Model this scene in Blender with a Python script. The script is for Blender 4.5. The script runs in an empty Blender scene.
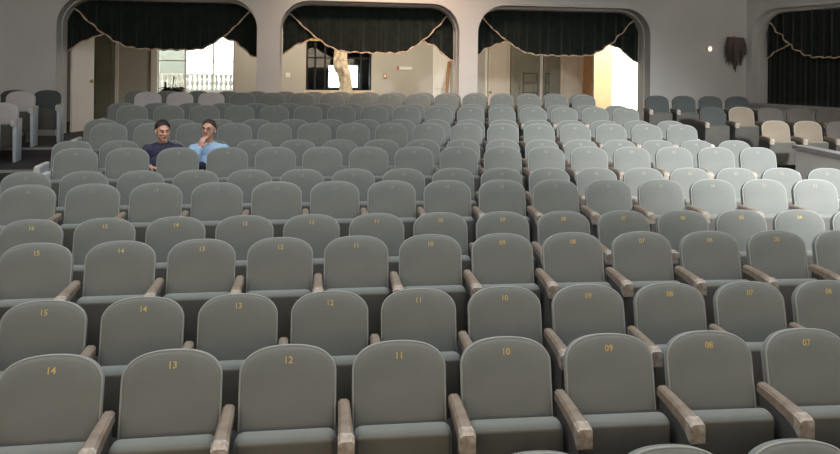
import bpy, bmesh, math, random
from mathutils import Vector, Matrix
random.seed(7)
sc = bpy.context.scene
COL = sc.collection
PI = math.pi

# ------------------------------------------------------------------ camera numbers
F, YAW, YH, ROLL = 720.0, 0.007907, 70.0, 0.01194
EYE = 2.338
CC, XC = -0.0078, 7.6616                    # every seat row is a shallow arc  y = d + CC (x-XC)^2
SPACE = 0.55

def ray(px, py):
    du, dv = px-420.0, py-YH
    u = du*math.cos(ROLL)+dv*math.sin(ROLL); v = -du*math.sin(ROLL)+dv*math.cos(ROLL)
    R = Vector((math.cos(YAW), -math.sin(YAW), 0)); Fw = Vector((math.sin(YAW), math.cos(YAW), 0))
    return R*(u/F)+Fw+Vector((0, 0, -v/F))

# ------------------------------------------------------------------ materials
def mat(name, col, rough=.7, col2=None, scale=20, bump=0, sheen=0, metal=0, detail=6, spec=.4, emit=0, stretch=None):
    m = bpy.data.materials.new(name); m.use_nodes = True
    nt = m.node_tree; b = nt.nodes['Principled BSDF']
    b.inputs['Base Color'].default_value = (*col, 1); b.inputs['Roughness'].default_value = rough
    b.inputs['Metallic'].default_value = metal; b.inputs['Specular IOR Level'].default_value = spec
    if sheen: b.inputs['Sheen Weight'].default_value = sheen; b.inputs['Sheen Roughness'].default_value = .5
    if emit: b.inputs['Emission Color'].default_value = (*col, 1); b.inputs['Emission Strength'].default_value = emit
    if col2 or bump:
        tc = nt.nodes.new('ShaderNodeTexCoord'); nz = nt.nodes.new('ShaderNodeTexNoise')
        nz.inputs['Scale'].default_value = scale; nz.inputs['Detail'].default_value = detail
        src = tc.outputs['Object']
        if stretch:
            mp = nt.nodes.new('ShaderNodeMapping'); mp.inputs['Scale'].default_value = stretch
            nt.links.new(src, mp.inputs['Vector']); src = mp.outputs['Vector']
        nt.links.new(src, nz.inputs['Vector'])
        if col2:
            r = nt.nodes.new('ShaderNodeValToRGB')
            r.color_ramp.elements[0].position = .3; r.color_ramp.elements[1].position = .7
            r.color_ramp.elements[0].color = (*col, 1); r.color_ramp.elements[1].color = (*col2, 1)
            nt.links.new(nz.outputs['Fac'], r.inputs['Fac']); nt.links.new(r.outputs['Color'], b.inputs['Base Color'])
        if bump:
            n2 = nt.nodes.new('ShaderNodeTexNoise'); n2.inputs['Scale'].default_value = 400 if sheen else scale*4
            nt.links.new(src, n2.inputs['Vector'])
            bp = nt.nodes.new('ShaderNodeBump'); bp.inputs['Strength'].default_value = bump; bp.inputs['Distance'].default_value = .01
            nt.links.new(n2.outputs['Fac'], bp.inputs['Height']); nt.links.new(bp.outputs['Normal'], b.inputs['Normal'])
    return m

def glass(name, tint=(.9, .95, .95), gl=.02):
    m = bpy.data.materials.new(name); m.use_nodes = True; nt = m.node_tree; nt.nodes.clear()
    o = nt.nodes.new('ShaderNodeOutputMaterial'); mx = nt.nodes.new('ShaderNodeMixShader')
    t = nt.nodes.new('ShaderNodeBsdfTransparent'); g = nt.nodes.new('ShaderNodeBsdfGlossy')
    t.inputs['Color'].default_value = (*tint, 1); g.inputs['Roughness'].default_value = .03
    mx.inputs['Fac'].default_value = gl
    nt.links.new(t.outputs[0], mx.inputs[1]); nt.links.new(g.outputs[0], mx.inputs[2]); nt.links.new(mx.outputs[0], o.inputs[0])
    return m

FAB = dict(rough=.85, scale=3.2, bump=.12, sheen=.25, spec=.25)
M = {
 'fabric': mat('grey_velour', (.130, .139, .129), col2=(.160, .168, .154), **FAB),
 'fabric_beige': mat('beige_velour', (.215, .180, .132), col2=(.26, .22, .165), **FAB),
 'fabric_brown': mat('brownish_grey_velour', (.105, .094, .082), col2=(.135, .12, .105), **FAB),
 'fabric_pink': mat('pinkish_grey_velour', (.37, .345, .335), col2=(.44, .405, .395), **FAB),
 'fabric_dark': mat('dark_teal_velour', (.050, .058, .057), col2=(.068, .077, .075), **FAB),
 'pan': mat('shaded_underside_cloth', (.092, .089, .076), .85, (.112, .107, .092), 4, .1, sheen=.15),  # darker underside cloth; its colour also carries the shade on the seat face
 'piping': mat('highlit_grey_piping', (.25, .26, .25), .7),  # piping kept pale to paint the highlight along each back's rim
 'piping_warm': mat('highlit_warm_piping', (.42, .38, .34), .7),  # same painted rim highlight, warmer for beige and pinkish backs
 'shell': mat('seat_back_shell', (.07, .065, .06), .5),
 'arm': mat('worn_taupe_armrest', (.15, .11, .08), .42, (.25, .205, .165), 14, .15),
 'armcap': mat('scuffed_pale_arm_end', (.22, .165, .12), .35, (.46, .42, .37), 30, .2),
 'metal': mat('dark_grey_seat_standard', (.075, .075, .072), .5),
 'endpanel': mat('blue_grey_end_panel', (.42, .47, .50), .5, (.48, .53, .56), 6),
 'gold': mat('yellow_numeral_paint', (.56, .41, .15), .4, spec=.5),
 'carpet': mat('dark_carpet', (.030, .026, .027), .95, (.048, .042, .043), 60, .3),
 'gold_faded': mat('faded_numeral_paint', (.27, .255, .20), .6),
 'armpale': mat('pale_worn_armrest', (.42, .41, .385), .45, (.55, .54, .51), 14, .15),
 'nosing': mat('grey_step_nosing', (.22, .21, .20), .6),
 'wall': mat('grey_plaster', (.49, .478, .455), .85, (.53, .518, .493), 1.2, .03),
 'sill': mat('grey_sill_paint', (.30, .285, .28), .6, (.34, .32, .31), 4),
 'wall_v': mat('vestibule_plaster', (.42, .40, .35), .85, (.46, .43, .38), 1.5, .03),
 'ceil': mat('white_ceiling', (.7, .69, .66), .9),
 'velvet': mat('black_green_velvet', (.006, .010, .008), .88, (.014, .019, .0145), 8, .1, sheen=.3, spec=.1),
 'fringe': mat('gold_fringe', (.42, .27, .16), .6, (.80, .64, .48), 45, .4),
 'white': mat('white_paint', (.72, .69, .63), .5, (.77, .74, .68), 3),
 'cream': mat('cream_door_paint', (.60, .52, .42), .5, (.66, .58, .48), 3),
 'olive': mat('olive_grey_paint', (.22, .21, .155), .6, (.26, .245, .19), 3),
 'ochre': mat('pale_yellow_plaster', (.75, .60, .33), .8, (.80, .66, .40), 3),
 'wood': mat('orange_brown_wood', (.30, .14, .06), .5, (.42, .22, .10), 6, .1, stretch=(8, 8, 1)),
 'palewood': mat('pale_wood', (.62, .47, .32), .5, (.70, .55, .40), 6, stretch=(1, 8, 8)),
 'black': mat('black_window_frame', (.010, .010, .011), .4),
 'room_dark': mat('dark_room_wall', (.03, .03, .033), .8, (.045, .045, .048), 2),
 'brass': mat('brass', (.45, .32, .12), .35, metal=1),
 'drape': mat('gold_patterned_drape', (.50, .36, .20), .7, (.90, .80, .62), 9, .2),
 'hair_brown': mat('brown_hanging_strands', (.06, .04, .034), .7, (.16, .12, .105), 30, .3, stretch=(6, 6, .6)),
 'lamp': mat('lit_lamp_glass', (1.0, .78, .62), .4, emit=1.2),
 'leaf': mat('dark_leaf', (.012, .022, .012), .6, (.025, .04, .02), 12),
 'pot': mat('dark_pot', (.03, .025, .022), .5),
 'skin': mat('skin', (.56, .31, .225), .5, (.62, .36, .265), 12),
 'hair': mat('dark_hair', (.012, .009, .008), .6, (.03, .02, .016), 60, .3),
 'hair2': mat('brown_hair', (.035, .018, .012), .6, (.06, .032, .02), 60, .3),
 'navy': mat('navy_patterned_shirt', (.018, .020, .045), .8, (.05, .05, .09), 45, .1),
 'blue': mat('light_blue_shirt', (.30, .47, .68), .75, (.36, .53, .73), 20, .08),
 'trouser': mat('dark_trousers', (.012, .013, .02), .8),
 'shoe': mat('black_shoe', (.01, .01, .01), .4),
 'eye': mat('eye_white', (.45, .42, .40), .3), 'iris': mat('dark_iris', (.02, .012, .008), .3),
 'lips': mat('lips', (.38, .15, .12), .5),
 'specs': mat('dark_spectacle_frame', (.02, .012, .012), .3),
 'glass': glass('window_glass'), 'lens': glass('spectacle_lens', (.99, .99, .99), .03),
 'grey_out': mat('grey_rendered_house_wall', (.33, .36, .33), .9, (.38, .41, .38), 2),
 'ground': mat('pale_paving', (.45, .43, .40), .9, (.5, .48, .45), 4),
 'red': mat('red_marker', (.45, .06, .04), .5),
 'switch': mat('white_plastic', (.75, .74, .72), .4),
}

# ------------------------------------------------------------------ mesh helpers
def link(o, parent=None):
    COL.objects.link(o)
    if parent is not None: o.parent = parent
    return o
def mesh(name, vs, fs, m, smooth=False):
    me = bpy.data.meshes.new(name); me.from_pydata([tuple(v) for v in vs], [], fs); me.materials.append(m)
    bm = bmesh.new(); bm.from_mesh(me); bmesh.ops.recalc_face_normals(bm, faces=bm.faces); bm.to_mesh(me); bm.free()
    if smooth:
        for p in me.polygons: p.use_smooth = True
    return me
def add(name, me, parent=None, loc=None, rz=None):
    o = bpy.data.objects.new(name, me)
    if loc is not None: o.location = loc
    if rz is not None: o.rotation_euler = (0, 0, rz)
    return link(o, parent)
def obj(name, vs, fs, m, parent=None, smooth=False): return add(name, mesh(name, vs, fs, m, smooth), parent)
def tag(o, label=None, cat=None, group=None, kind=None):
    if label: o['label'] = label
    if cat: o['category'] = cat
    if group: o['group'] = group
    if kind: o['kind'] = kind
    return o
def struct(o): o['kind'] = 'structure'; return o
def empty(name, loc=(0, 0, 0), rz=0):
    o = bpy.data.objects.new(name, None); o.empty_display_size = .1; o.location = loc; o.rotation_euler = (0, 0, rz); return link(o)

class G:
    """collects geometry"""
    def __init__(s): s.v = []; s.f = []
    def quadbox(s, p):                           # eight corners: bottom ring of 4, top ring of 4
        b = len(s.v); s.v += [Vector(q) for q in p]
        s.f += [(b, b+3, b+2, b+1), (b+4, b+5, b+6, b+7), (b, b+1, b+5, b+4), (b+1, b+2, b+6, b+5), (b+2, b+3, b+7, b+6), (b+3, b, b+4, b+7)]
    def box(s, c, d):
        x, y, z = c; a, b, h = d[0]/2, d[1]/2, d[2]/2
        s.quadbox([(x-a, y-b, z-h), (x+a, y-b, z-h), (x+a, y+b, z-h), (x-a, y+b, z-h), (x-a, y-b, z+h), (x+a, y-b, z+h), (x+a, y+b, z+h), (x-a, y+b, z+h)])
    def tube(s, pts, r, n=6, closed=False, fix=None):
        pts = [Vector(p) for p in pts]; L = len(pts); rings = []
        for i, p in enumerate(pts):
            a = pts[(i-1) % L] if (closed or i > 0) else p; c = pts[(i+1) % L] if (closed or i < L-1) else p
            t = (c-a).normalized(); up = fix or (Vector((0, 0, 1)) if abs(t.z) < .95 else Vector((0, 1, 0)))
            e1 = t.cross(up).normalized(); e2 = t.cross(e1).normalized()
            rr = r(i/(L-1)) if callable(r) else r
            b = len(s.v); rings.append(b)
            for k in range(n):
                q = 2*PI*k/n; s.v.append(p+e1*(rr*math.cos(q))+e2*(rr*math.sin(q)))
        for i in range(L if closed else L-1):
            b0, b1 = rings[i], rings[(i+1) % L]
            for k in range(n): s.f.append((b0+k, b0+(k+1) % n, b1+(k+1) % n, b1+k))
        if not closed: s.f.append(tuple(rings[0]+k for k in range(n))[::-1]); s.f.append(tuple(rings[-1]+k for k in range(n)))
    def ellipsoid(s, c, r, nu=12, nv=8, rot=None):
        c = Vector(c); b = len(s.v); R = rot or Matrix.Identity(3)
        for j in range(1, nv):
            t = PI*j/nv
            for i in range(nu):
                q = 2*PI*i/nu; s.v.append(c+R@Vector((r[0]*math.sin(t)*math.cos(q), r[1]*math.sin(t)*math.sin(q), r[2]*math.cos(t))))
        top = len(s.v); s.v.append(c+R@Vector((0, 0, r[2]))); s.v.append(c-R@Vector((0, 0, r[2])))
        for j in range(nv-2):
            for i in range(nu): s.f.append((b+j*nu+i, b+j*nu+(i+1) % nu, b+(j+1)*nu+(i+1) % nu, b+(j+1)*nu+i))
        for i in range(nu):
            s.f.append((top, b+(i+1) % nu, b+i)); s.f.append((top+1, b+(nv-2)*nu+i, b+(nv-2)*nu+(i+1) % nu))
    def limb(s, p0, r0, p1, r1, n=12):           # tapered capsule
        p0, p1 = Vector(p0), Vector(p1)
        s.tube([p0, p0.lerp(p1, .5), p1], lambda t: r0+(r1-r0)*t, n)
        s.ellipsoid(p0, (r0,)*3, n, 8); s.ellipsoid(p1, (r1,)*3, n, 8)
    def grid(s, rows, closed=False):
        b = len(s.v); n = len(rows[0])
        for r in rows: s.v += [Vector(p) for p in r]
        for j in range(len(rows)-1):
            for i in range(n if closed else n-1):
                s.f.append((b+j*n+i, b+j*n+(i+1) % n, b+(j+1)*n+(i+1) % n, b+(j+1)*n+i))
        return b
    def obj(s, name, m, parent=None, smooth=False): return obj(name, s.v, s.f, m, parent, smooth)
    def mesh(s, name, m, smooth=False): return mesh(name, s.v, s.f, m, smooth)

def rounded(name, dims, bev, m, xf=None, seg=3, taper=None):
    bm = bmesh.new(); bmesh.ops.create_cube(bm, size=1)
    for v in bm.verts:
        k = taper(v.co) if taper else (1, 1)
        v.co = Vector((v.co.x*dims[0]*k[0], v.co.y*dims[1]*k[1], v.co.z*dims[2]))
    bmesh.ops.bevel(bm, geom=list(bm.edges), offset=bev, segments=seg, profile=.5, affect='EDGES')
    if xf is not None: bmesh.ops.transform(bm, matrix=xf, verts=bm.verts)
    me = bpy.data.meshes.new(name); bm.to_mesh(me); bm.free(); me.materials.append(m)
    for p in me.polygons: p.use_smooth = True
    return me
def with_mat(me, m):
    c = me.copy(); c.materials.clear(); c.materials.append(m); return c

# ------------------------------------------------------------------ the theatre seat
HB = .95                                          # height of the top of a back above its floor
AL = math.radians(12)
def BP(u, v, dep):                                # point on the back: across, down from the top, forward
    d = dep+.30*u*u
    return Vector((u, -v*math.sin(AL)-d*math.cos(AL), HB-v*math.cos(AL)+d*math.sin(AL)))
HW = .234
def outline():
    left = [(-HW+.03, .50), (-HW+.008, .493), (-HW+.001, .47), (-HW, .40), (-HW, .33), (-HW, .25), (-HW, .17)]
    for i in range(1, 16):                        # rounded shoulder running into a shallow crown
        u = math.cos(PI/2*(i-.4)/15.6)
        left.append((-HW*u, .035*u*u+.092*(1-math.sqrt(max(0, 1-u**4.3)))))
    return left+[(0, 0)]+[(-u, v) for u, v in reversed(left)]
OUT = outline()
def ring(scale, dep):
    k = 1-scale
    return [BP(u*(1-k), .26+(v-.26)*(1-k*.93), dep) for u, v in OUT]
g = G()
prof = [(.90, -.070), (.965, -.066), (.995, -.050), (1.0, -.030), (.995, -.012), (.98, -.002), (.955, .004), (.90, .009), (.8, .014), (.65, .018), (.5, .020), (.32, .021), (.15, .022)]
b0 = g.grid([ring(s, d) for s, d in prof], closed=True)
n = len(OUT); g.f.append(tuple(range(b0, b0+n))[::-1]); e = b0+(len(prof)-1)*n; g.f.append(tuple(range(e, e+n)))
ME_BACK = g.mesh('backrest', M['fabric'], True)
g = G(); g.tube([BP(u*.992, .26+(v-.26)*.994, -.006) for u, v in OUT], .0062, 6, fix=Vector((0, 1, .1))); ME_PIPE = g.mesh('piping', M['piping'], True)
g = G(); k = [(.93, -.078), (.93, -.066)]
b0 = g.grid([ring(s, d) for s, d in k], closed=True); g.f.append(tuple(range(b0, b0+n))[::-1]); g.f.append(tuple(range(b0+n, b0+2*n)))
ME_SHELL = g.mesh('back_shell', M['shell'])

def slab(name, m, tilt, loc, dims=(.51, .105, .40)):
    xf = Matrix.Translation(loc) @ Matrix.Rotation(tilt, 4, 'X')
    return rounded(name, dims, .042, m, xf, 5, lambda c: (.92 if c.z > 0 else 1.0, 1))
ME_CUSH = slab('seat_cushion', M['fabric'], math.radians(5), (0, -.212, .428))
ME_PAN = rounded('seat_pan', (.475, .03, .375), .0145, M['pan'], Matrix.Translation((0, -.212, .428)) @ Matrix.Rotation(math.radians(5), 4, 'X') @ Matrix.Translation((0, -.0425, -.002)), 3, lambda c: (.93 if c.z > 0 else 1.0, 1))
ME_CUSH_DOWN = rounded('seat_cushion', (.455, .40, .10), .038, M['fabric'], Matrix.Translation((0, -.322, .41)), 4)
g = G()
def armrest():
    pts = []
    def sec(y, w, top, th):
        c = .012
        return [(-w/2, y, top-th), (-w/2, y, top-c), (-w/2+c, y, top), (w/2-c, y, top), (w/2, y, top-c), (w/2, y, top-th)]
    rows = [sec(-.058, .044, .686, .035), (sec(-.075, .056, .702, .05)), sec(-.20, .060, .702, .055), sec(-.33, .066, .699, .062), sec(-.43, .070, .690, .085), sec(-.452, .066, .676, .075)]
    g = G(); b = g.grid(rows, closed=True); g.f.append(tuple(range(b, b+6))); e = b+5*6; g.f.append(tuple(range(e, e+6)))
    return g.mesh('armrest', M['arm'])
ME_ARM = armrest()
g = G()
rows = []
for y, w, t, th in [(-.405, .074, .697, .07), (-.435, .076, .694, .095), (-.458, .072, .682, .09)]:
    c = .012; rows.append([(-w/2, y, t-th), (-w/2, y, t-c), (-w/2+c, y, t), (w/2-c, y, t), (w/2, y, t-c), (w/2, y, t-th)])
b = g.grid(rows, closed=True); g.f.append(tuple(range(b, b+6))); g.f.append(tuple(range(b+12, b+18)))
ME_CAP = g.mesh('arm_end', M['armcap'])
g = G()
g.quadbox([(-.017, -.40, .03), (.017, -.40, .03), (.017, -.10, .03), (-.017, -.10, .03), (-.017, -.41, .645), (.017, -.41, .645), (.017, -.08, .645), (-.017, -.08, .645)])
ME_STD = g.mesh('standard', M['metal'])
ME_FOOT = rounded('standard_foot', (.06, .36, .03), .008, M['metal'], Matrix.Translation((0, -.25, .015)), 2)
ME_PANEL = rounded('end_panel', (.05, .36, .655), .012, M['endpanel'], Matrix.Translation((0, -.245, .329)), 2, lambda c: (1, 1 if c.z > 0 else .86))

NUM = {}
def number_mesh(k, faded=False):
    if faded:
        if (k, 1) not in NUM: NUM[(k, 1)] = with_mat(number_mesh(k), M['gold_faded'])
        return NUM[(k, 1)]
    if k in NUM: return NUM[k]
    cu = bpy.data.curves.new('numeral', 'FONT'); cu.body = '%02d' % k; cu.size = .046; cu.align_x = 'CENTER'; cu.align_y = 'CENTER'; cu.extrude = .0008; cu.resolution_u = 3; cu.offset = .0004
    o = bpy.data.objects.new('numeral_source', cu); COL.objects.link(o)
    dg = bpy.context.evaluated_depsgraph_get(); dg.update()
    me = bpy.data.meshes.new_from_object(o.evaluated_get(dg))
    bpy.data.objects.remove(o); bpy.data.curves.remove(cu)
    for v in me.vertices:
        x, y, z = v.co; v.co = BP(x, .068-y, .0185+z)
    me.materials.clear(); me.materials.append(M['gold']); me.name = 'seat_number'
    NUM[k] = me; return me

VAR = {}
ME_ARM_PALE = with_mat(ME_ARM, M['armpale']); ME_CAP_PALE = with_mat(ME_CAP, M['armpale'])
def variant(key):
    if key not in VAR:
        VAR[key] = {q: with_mat(me, M[mm]) for q, me, mm in (('b', ME_BACK, key), ('c', ME_CUSH, key), ('p', ME_PIPE, {'fabric_beige': 'piping_warm', 'fabric_pink': 'piping_warm', 'fabric_dark': 'shell', 'fabric_brown': 'fabric_brown'}.get(key, 'piping')))}
    return VAR[key]

def seat_template(fab, lead_arm, down, num, left_panel=False, right_panel=False, faded=False):
    """one seat with its parts and sub-parts, as (name, mesh, parent index, x shift)"""
    V = variant(fab)
    L = [('backrest', V['b'], None, 0), ('seat_cushion', ME_CUSH_DOWN if down else V['c'], None, 0),
         ('armrest', ME_ARM_PALE if right_panel else ME_ARM, None, SPACE/2), ('piping', V['p'], 0, 0), ('back_shell', ME_SHELL, 0, 0), ('arm_end', ME_CAP_PALE if right_panel else ME_CAP, 2, 0)]
    L += [('end_panel', ME_PANEL, None, SPACE/2)] if right_panel else [('standard', ME_STD, None, SPACE/2), ('foot', ME_FOOT, 6, 0)]
    if lead_arm:
        i = len(L); L += [('armrest', ME_ARM_PALE if left_panel else ME_ARM, None, -SPACE/2), ('arm_end', ME_CAP_PALE if left_panel else ME_CAP, i, 0)]
        L += [('end_panel', ME_PANEL, None, -SPACE/2)] if left_panel else [('standard', ME_STD, None, -SPACE/2), ('foot', ME_FOOT, i+2, 0)]
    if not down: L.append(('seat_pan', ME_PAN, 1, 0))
    if num: L.append(('seat_number', number_mesh(num, faded), 0, 0))
    return L
def seat(loc, rz, label, group, fab='fabric', lead=False, down=False, num=None, lp=False, rp=False, faded=False):
    root = empty('theatre_seat', loc, rz); tag(root, label, 'seat', group)
    made = []
    for nm, me, par, dx in seat_template(fab, lead, down, num, lp, rp, faded):
        o = bpy.data.objects.new(nm, me); link(o, root if par is None else made[par]); o.location.x = dx; made.append(o)
        if nm == 'seat_number': o['label'] = 'faded painted numeral' if faded else 'yellow painted numeral'
        if nm == 'seat_pan': o['label'] = 'underside of the tipped-up seat, shade put into its darker cloth'
        if nm == 'arm_end': o['label'] = 'scuffed pale arm end'
    return root

def Z(level): return {-1: -.145, 0: 0, 1: .143, 2: .292, 3: .4455, 4: .603, 5: .764, 6: .925}[level]
#      row: d, offset, level, first idx, last idx, number at idx 0
ROWS = {1: (3.28, .515, -1, 0, 3, 11), 2: (4.15, .487, 0, -5, 3, 10), 3: (5.019, .591, 0, -6, 4, 10), 4: (5.884, .682, 1, -6, 5, 9),
        5: (6.726, .789, 1, -7, 6, 9), 6: (7.593, .888, 2, -8, 7, 8), 7: (8.467, .992, 2, -9, 7, 8), 8: (9.289, 1.105, 3, -9, 6, 7),
        9: (10.204, 1.218, 3, -10, 6, 7), 10: (11.028, 1.321, 4, -10, 5, 6), 11: (11.85, 1.443, 4, -11, 5, 6), 12: (12.787, 1.526, 5, -11, 4, 5),
        13: (13.63, 1.61, 5, -12, 4, 5), 14: (14.481, 1.726, 6, -12, 3, 4), 15: (15.24, 1.83, 6, -13, 3, 4)}
ORD = 'zeroth first second third fourth fifth sixth seventh eighth ninth tenth eleventh twelfth thirteenth fourteenth fifteenth sixteenth seventeenth'.split()
CARD = 'zero one two three four five six seven eight nine ten eleven twelve thirteen fourteen fifteen sixteen seventeen'.split()
def arc_y(d, X): return d+CC*(X-XC)**2
def arc_rz(X): return math.atan(2*CC*(X-XC))

PERSON = {}
for r, (d, o, lv, i0, i1, n0) in ROWS.items():
    for i in range(i0, i1+1):
        X = o+SPACE*i; num = n0-i; loc = (X, arc_y(d, X), Z(lv)); rz = arc_rz(X)
        down = r == 9 and i in (-8, -7)
        fab = 'fabric'
        word = 'grey'
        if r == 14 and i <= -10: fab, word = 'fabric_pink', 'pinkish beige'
        pos = ORD[i-i0+1]
        row = ORD[r]
        if r == 1: lab = f'grey theatre seat cut off by the bottom edge, {pos} such from the stair side'
        elif r <= 5: lab = f'grey theatre seat with yellow numeral {CARD[num]} in the {row} row from the front'
        elif down: lab = f'grey theatre seat numbered {CARD[num]} occupied by the man in the ' + ('navy shirt' if i == -8 else 'light blue shirt')
        elif r == 15: lab = f'{word} theatre seat, {pos} from the stair aisle in the rearmost row along the arches'
        else: lab = f'{word} theatre seat, {pos} from the stair aisle in the {row} row from the front'
        lead = i == i0
        t = seat(loc, rz, lab, f'theatre seats of the {row} row', fab, lead, down, num, lp=lead and r >= 6, rp=(i == i1 and r >= 8), faded=r >= 6)
        if down: PERSON[i] = (loc, rz)

def row_x_at(d, h, px):                            # X on an arc whose point at height h under the eye shows at px
    lo, hi = -14.0, 14.0
    for _ in range(60):
        X = (lo+hi)/2; Y = arc_y(d, X)
        xr = X*math.cos(YAW)-Y*math.sin(YAW); zr = X*math.sin(YAW)+Y*math.cos(YAW)
        p = 420+F*xr/zr*math.cos(ROLL)-F*h/zr*math.sin(ROLL)
        if p < px: lo = X
        else: hi = X
    return lo
# side block beyond the stair aisle
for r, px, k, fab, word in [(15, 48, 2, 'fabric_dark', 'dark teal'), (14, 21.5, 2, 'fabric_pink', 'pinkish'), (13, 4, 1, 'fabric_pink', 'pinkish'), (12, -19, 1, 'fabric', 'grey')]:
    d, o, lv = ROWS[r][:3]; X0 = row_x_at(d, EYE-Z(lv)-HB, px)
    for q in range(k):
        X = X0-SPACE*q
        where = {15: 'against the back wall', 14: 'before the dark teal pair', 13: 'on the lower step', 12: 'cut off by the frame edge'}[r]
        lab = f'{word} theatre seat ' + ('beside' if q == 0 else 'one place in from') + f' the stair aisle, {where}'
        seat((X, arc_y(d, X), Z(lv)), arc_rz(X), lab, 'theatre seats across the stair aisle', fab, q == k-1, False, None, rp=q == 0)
# raised block under the wall lamp
A0 = row_x_at(14.62, EYE-Z(6)-HB, 656.5); B0 = row_x_at(13.45, EYE-Z(5)-HB, 711.5); C0 = row_x_at(12.12, EYE-Z(4)-HB, 774.5)
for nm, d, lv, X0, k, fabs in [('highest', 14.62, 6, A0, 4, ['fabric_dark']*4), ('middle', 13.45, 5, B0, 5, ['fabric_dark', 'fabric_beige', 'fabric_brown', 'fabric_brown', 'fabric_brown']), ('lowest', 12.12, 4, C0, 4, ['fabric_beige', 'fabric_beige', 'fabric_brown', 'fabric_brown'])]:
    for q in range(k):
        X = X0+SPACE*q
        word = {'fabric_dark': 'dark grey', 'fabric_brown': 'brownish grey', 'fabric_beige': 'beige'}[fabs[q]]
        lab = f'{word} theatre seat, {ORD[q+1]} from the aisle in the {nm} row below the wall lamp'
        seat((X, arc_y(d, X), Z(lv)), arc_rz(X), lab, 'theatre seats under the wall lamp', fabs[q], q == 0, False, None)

# ------------------------------------------------------------------ stepped floor
def arc_strip(d, x0, x1, n=28): return [(x0+(x1-x0)*i/n, arc_y(d, x0+(x1-x0)*i/n)) for i in range(n+1)]
EDGE = {lv: ROWS[r][0]-.52 for lv, r in ((0, 2), (1, 4), (2, 6), (3, 8), (4, 10), (5, 12), (6, 14))}
X0f, X1f = -10.5, 10.5
def tier(front, back, z):
    g = G(); n = len(front)
    rows = [[(x, y, z-.5) for x, y in front], [(x, y, z) for x, y in front], [(x, y, z) for x, y in back], [(x, y, z-.5) for x, y in back]]
    g.grid(rows+[rows[0]]); g.f.append((0, n, 2*n, 3*n)); g.f.append((n-1, 4*n-1, 3*n-1, 2*n-1))
    struct(g.obj('floor', M['carpet']))
straight = [(X0f+(X1f-X0f)*i/28, -4.0) for i in range(29)]
tier(straight, arc_strip(EDGE[0], X0f, X1f), Z(-1))
for lv in range(0, 6): tier(arc_strip(EDGE[lv], X0f, X1f), arc_strip(EDGE[lv+1], X0f, X1f), Z(lv))
rear = [(X0f+(X1f-X0f)*i/28, 22.5) for i in range(29)]
tier(arc_strip(EDGE[6], X0f, X1f), rear, Z(6))
for k, lv in enumerate((3, 4, 5, 6)):
    g = G(); a = arc_strip(EDGE[lv]-.004, X0f, -3.4, 14); b = arc_strip(EDGE[lv]+.035, X0f, -3.4, 14); z = Z(lv)
    rows = [[(x, y, z-.035) for x, y in a], [(x, y, z+.006) for x, y in a], [(x, y, z+.006) for x, y in b], [(x, y, z-.035) for x, y in b]]
    g.grid(rows+[rows[0]]); m = len(a); g.f.append((0, m, 2*m, 3*m)); g.f.append((m-1, 4*m-1, 3*m-1, 2*m-1))
    struct(g.obj('trim_%d' % (k+1), M['nosing']))

# ------------------------------------------------------------------ back wall with three arches
Y0, MW = 15.62, .14
LW = math.hypot(1, MW)
T = Vector((1, MW, 0))/LW; N = Vector((-MW, 1, 0))/LW; O = Vector((0, Y0, 0))
def WP(s, z, nn=0): return O+T*s+N*nn+Vector((0, 0, z))
def at(px, py, nn=0):                              # (s, z) of the point of the plane nn behind the wall face
    D = ray(px, py); c = (O+N*nn).dot(N); t = c/(D.dot(N)); P = Vector((0, 0, EYE))+D*t
    return (P-O).dot(T), P.z
FL = Z(6); CR = EYE+1.40
HWALL = 6.2
ARCH = []
for a, na, b, nb in ((66.2, .55, 256, 0), (281.8, .55, 453.8, .55), (478.5, 0, 639, .55)):
    ARCH.append((at(a, 55, na)[0], at(b, 55, nb)[0]))
def arch_z(s, a, b, cr, rad=.62, rz=.60):
    q = min(s-a, b-s)
    if q >= rad: return cr
    x = max(0, rad-q)/rad
    return cr-rz+rz*math.sqrt(max(0, 1-x**2.2))
def arched_wall(name, P, s0, s1, arches, n0, n1, cr, m, hw=HWALL, base=FL-.4, rad=.62, rz=.60, sill=None):
    g = G(); S = [s0]
    for a, b in arches:
        n = 40
        S += [a+(b-a)*(.5-.5*math.cos(PI*i/n)) for i in range(n+1)]
    S.append(s1)
    cols = sorted(set(round(x, 5) for x in S))
    def hole(x0, x1):
        mid = (x0+x1)/2
        for a, b in arches:
            if a < mid < b: return (a, b)
    for x0, x1 in zip(cols[:-1], cols[1:]):
        h = hole(x0, x1)
        def seg(z00, z01, zt0, zt1):
            g.quadbox([P(x0, z00, n0), P(x1, z01, n0), P(x1, z01, n1), P(x0, z00, n1), P(x0, zt0, n0), P(x1, zt1, n0), P(x1, zt1, n1), P(x0, zt0, n1)])
        if h:
            seg(arch_z(x0, *h, cr, rad, rz), arch_z(x1, *h, cr, rad, rz), hw, hw)
            if sill: seg(base, base, sill, sill)
        else: seg(base, base, hw, hw)
    bm = bmesh.new(); me = g.mesh(name, m); bm.from_mesh(me); bmesh.ops.remove_doubles(bm, verts=bm.verts, dist=1e-4)
    # drop the coincident inner faces between neighbouring columns
    seen = {}
    for f in bm.faces: seen.setdefault(tuple(sorted(v.index for v in f.verts)), []).append(f)
    dead = [f for fs in seen.values() if len(fs) > 1 for f in fs]
    bmesh.ops.delete(bm, geom=dead, context='FACES'); bmesh.ops.recalc_face_normals(bm, faces=bm.faces); bm.to_mesh(me); bm.free()
    return struct(add(name, me))
sL, sR = at(-160, 60)[0], at(746, 80)[0]
arched_wall('wall_back', WP, sL, sR, [(a-.015, b+.015) for a, b in ARCH], 0, .30, CR+.05, M['wall'], rad=.65, rz=.63)
arched_wall('wall_back.001', WP, sL, sR, ARCH, .302, .62, CR, M['wall'])

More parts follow.
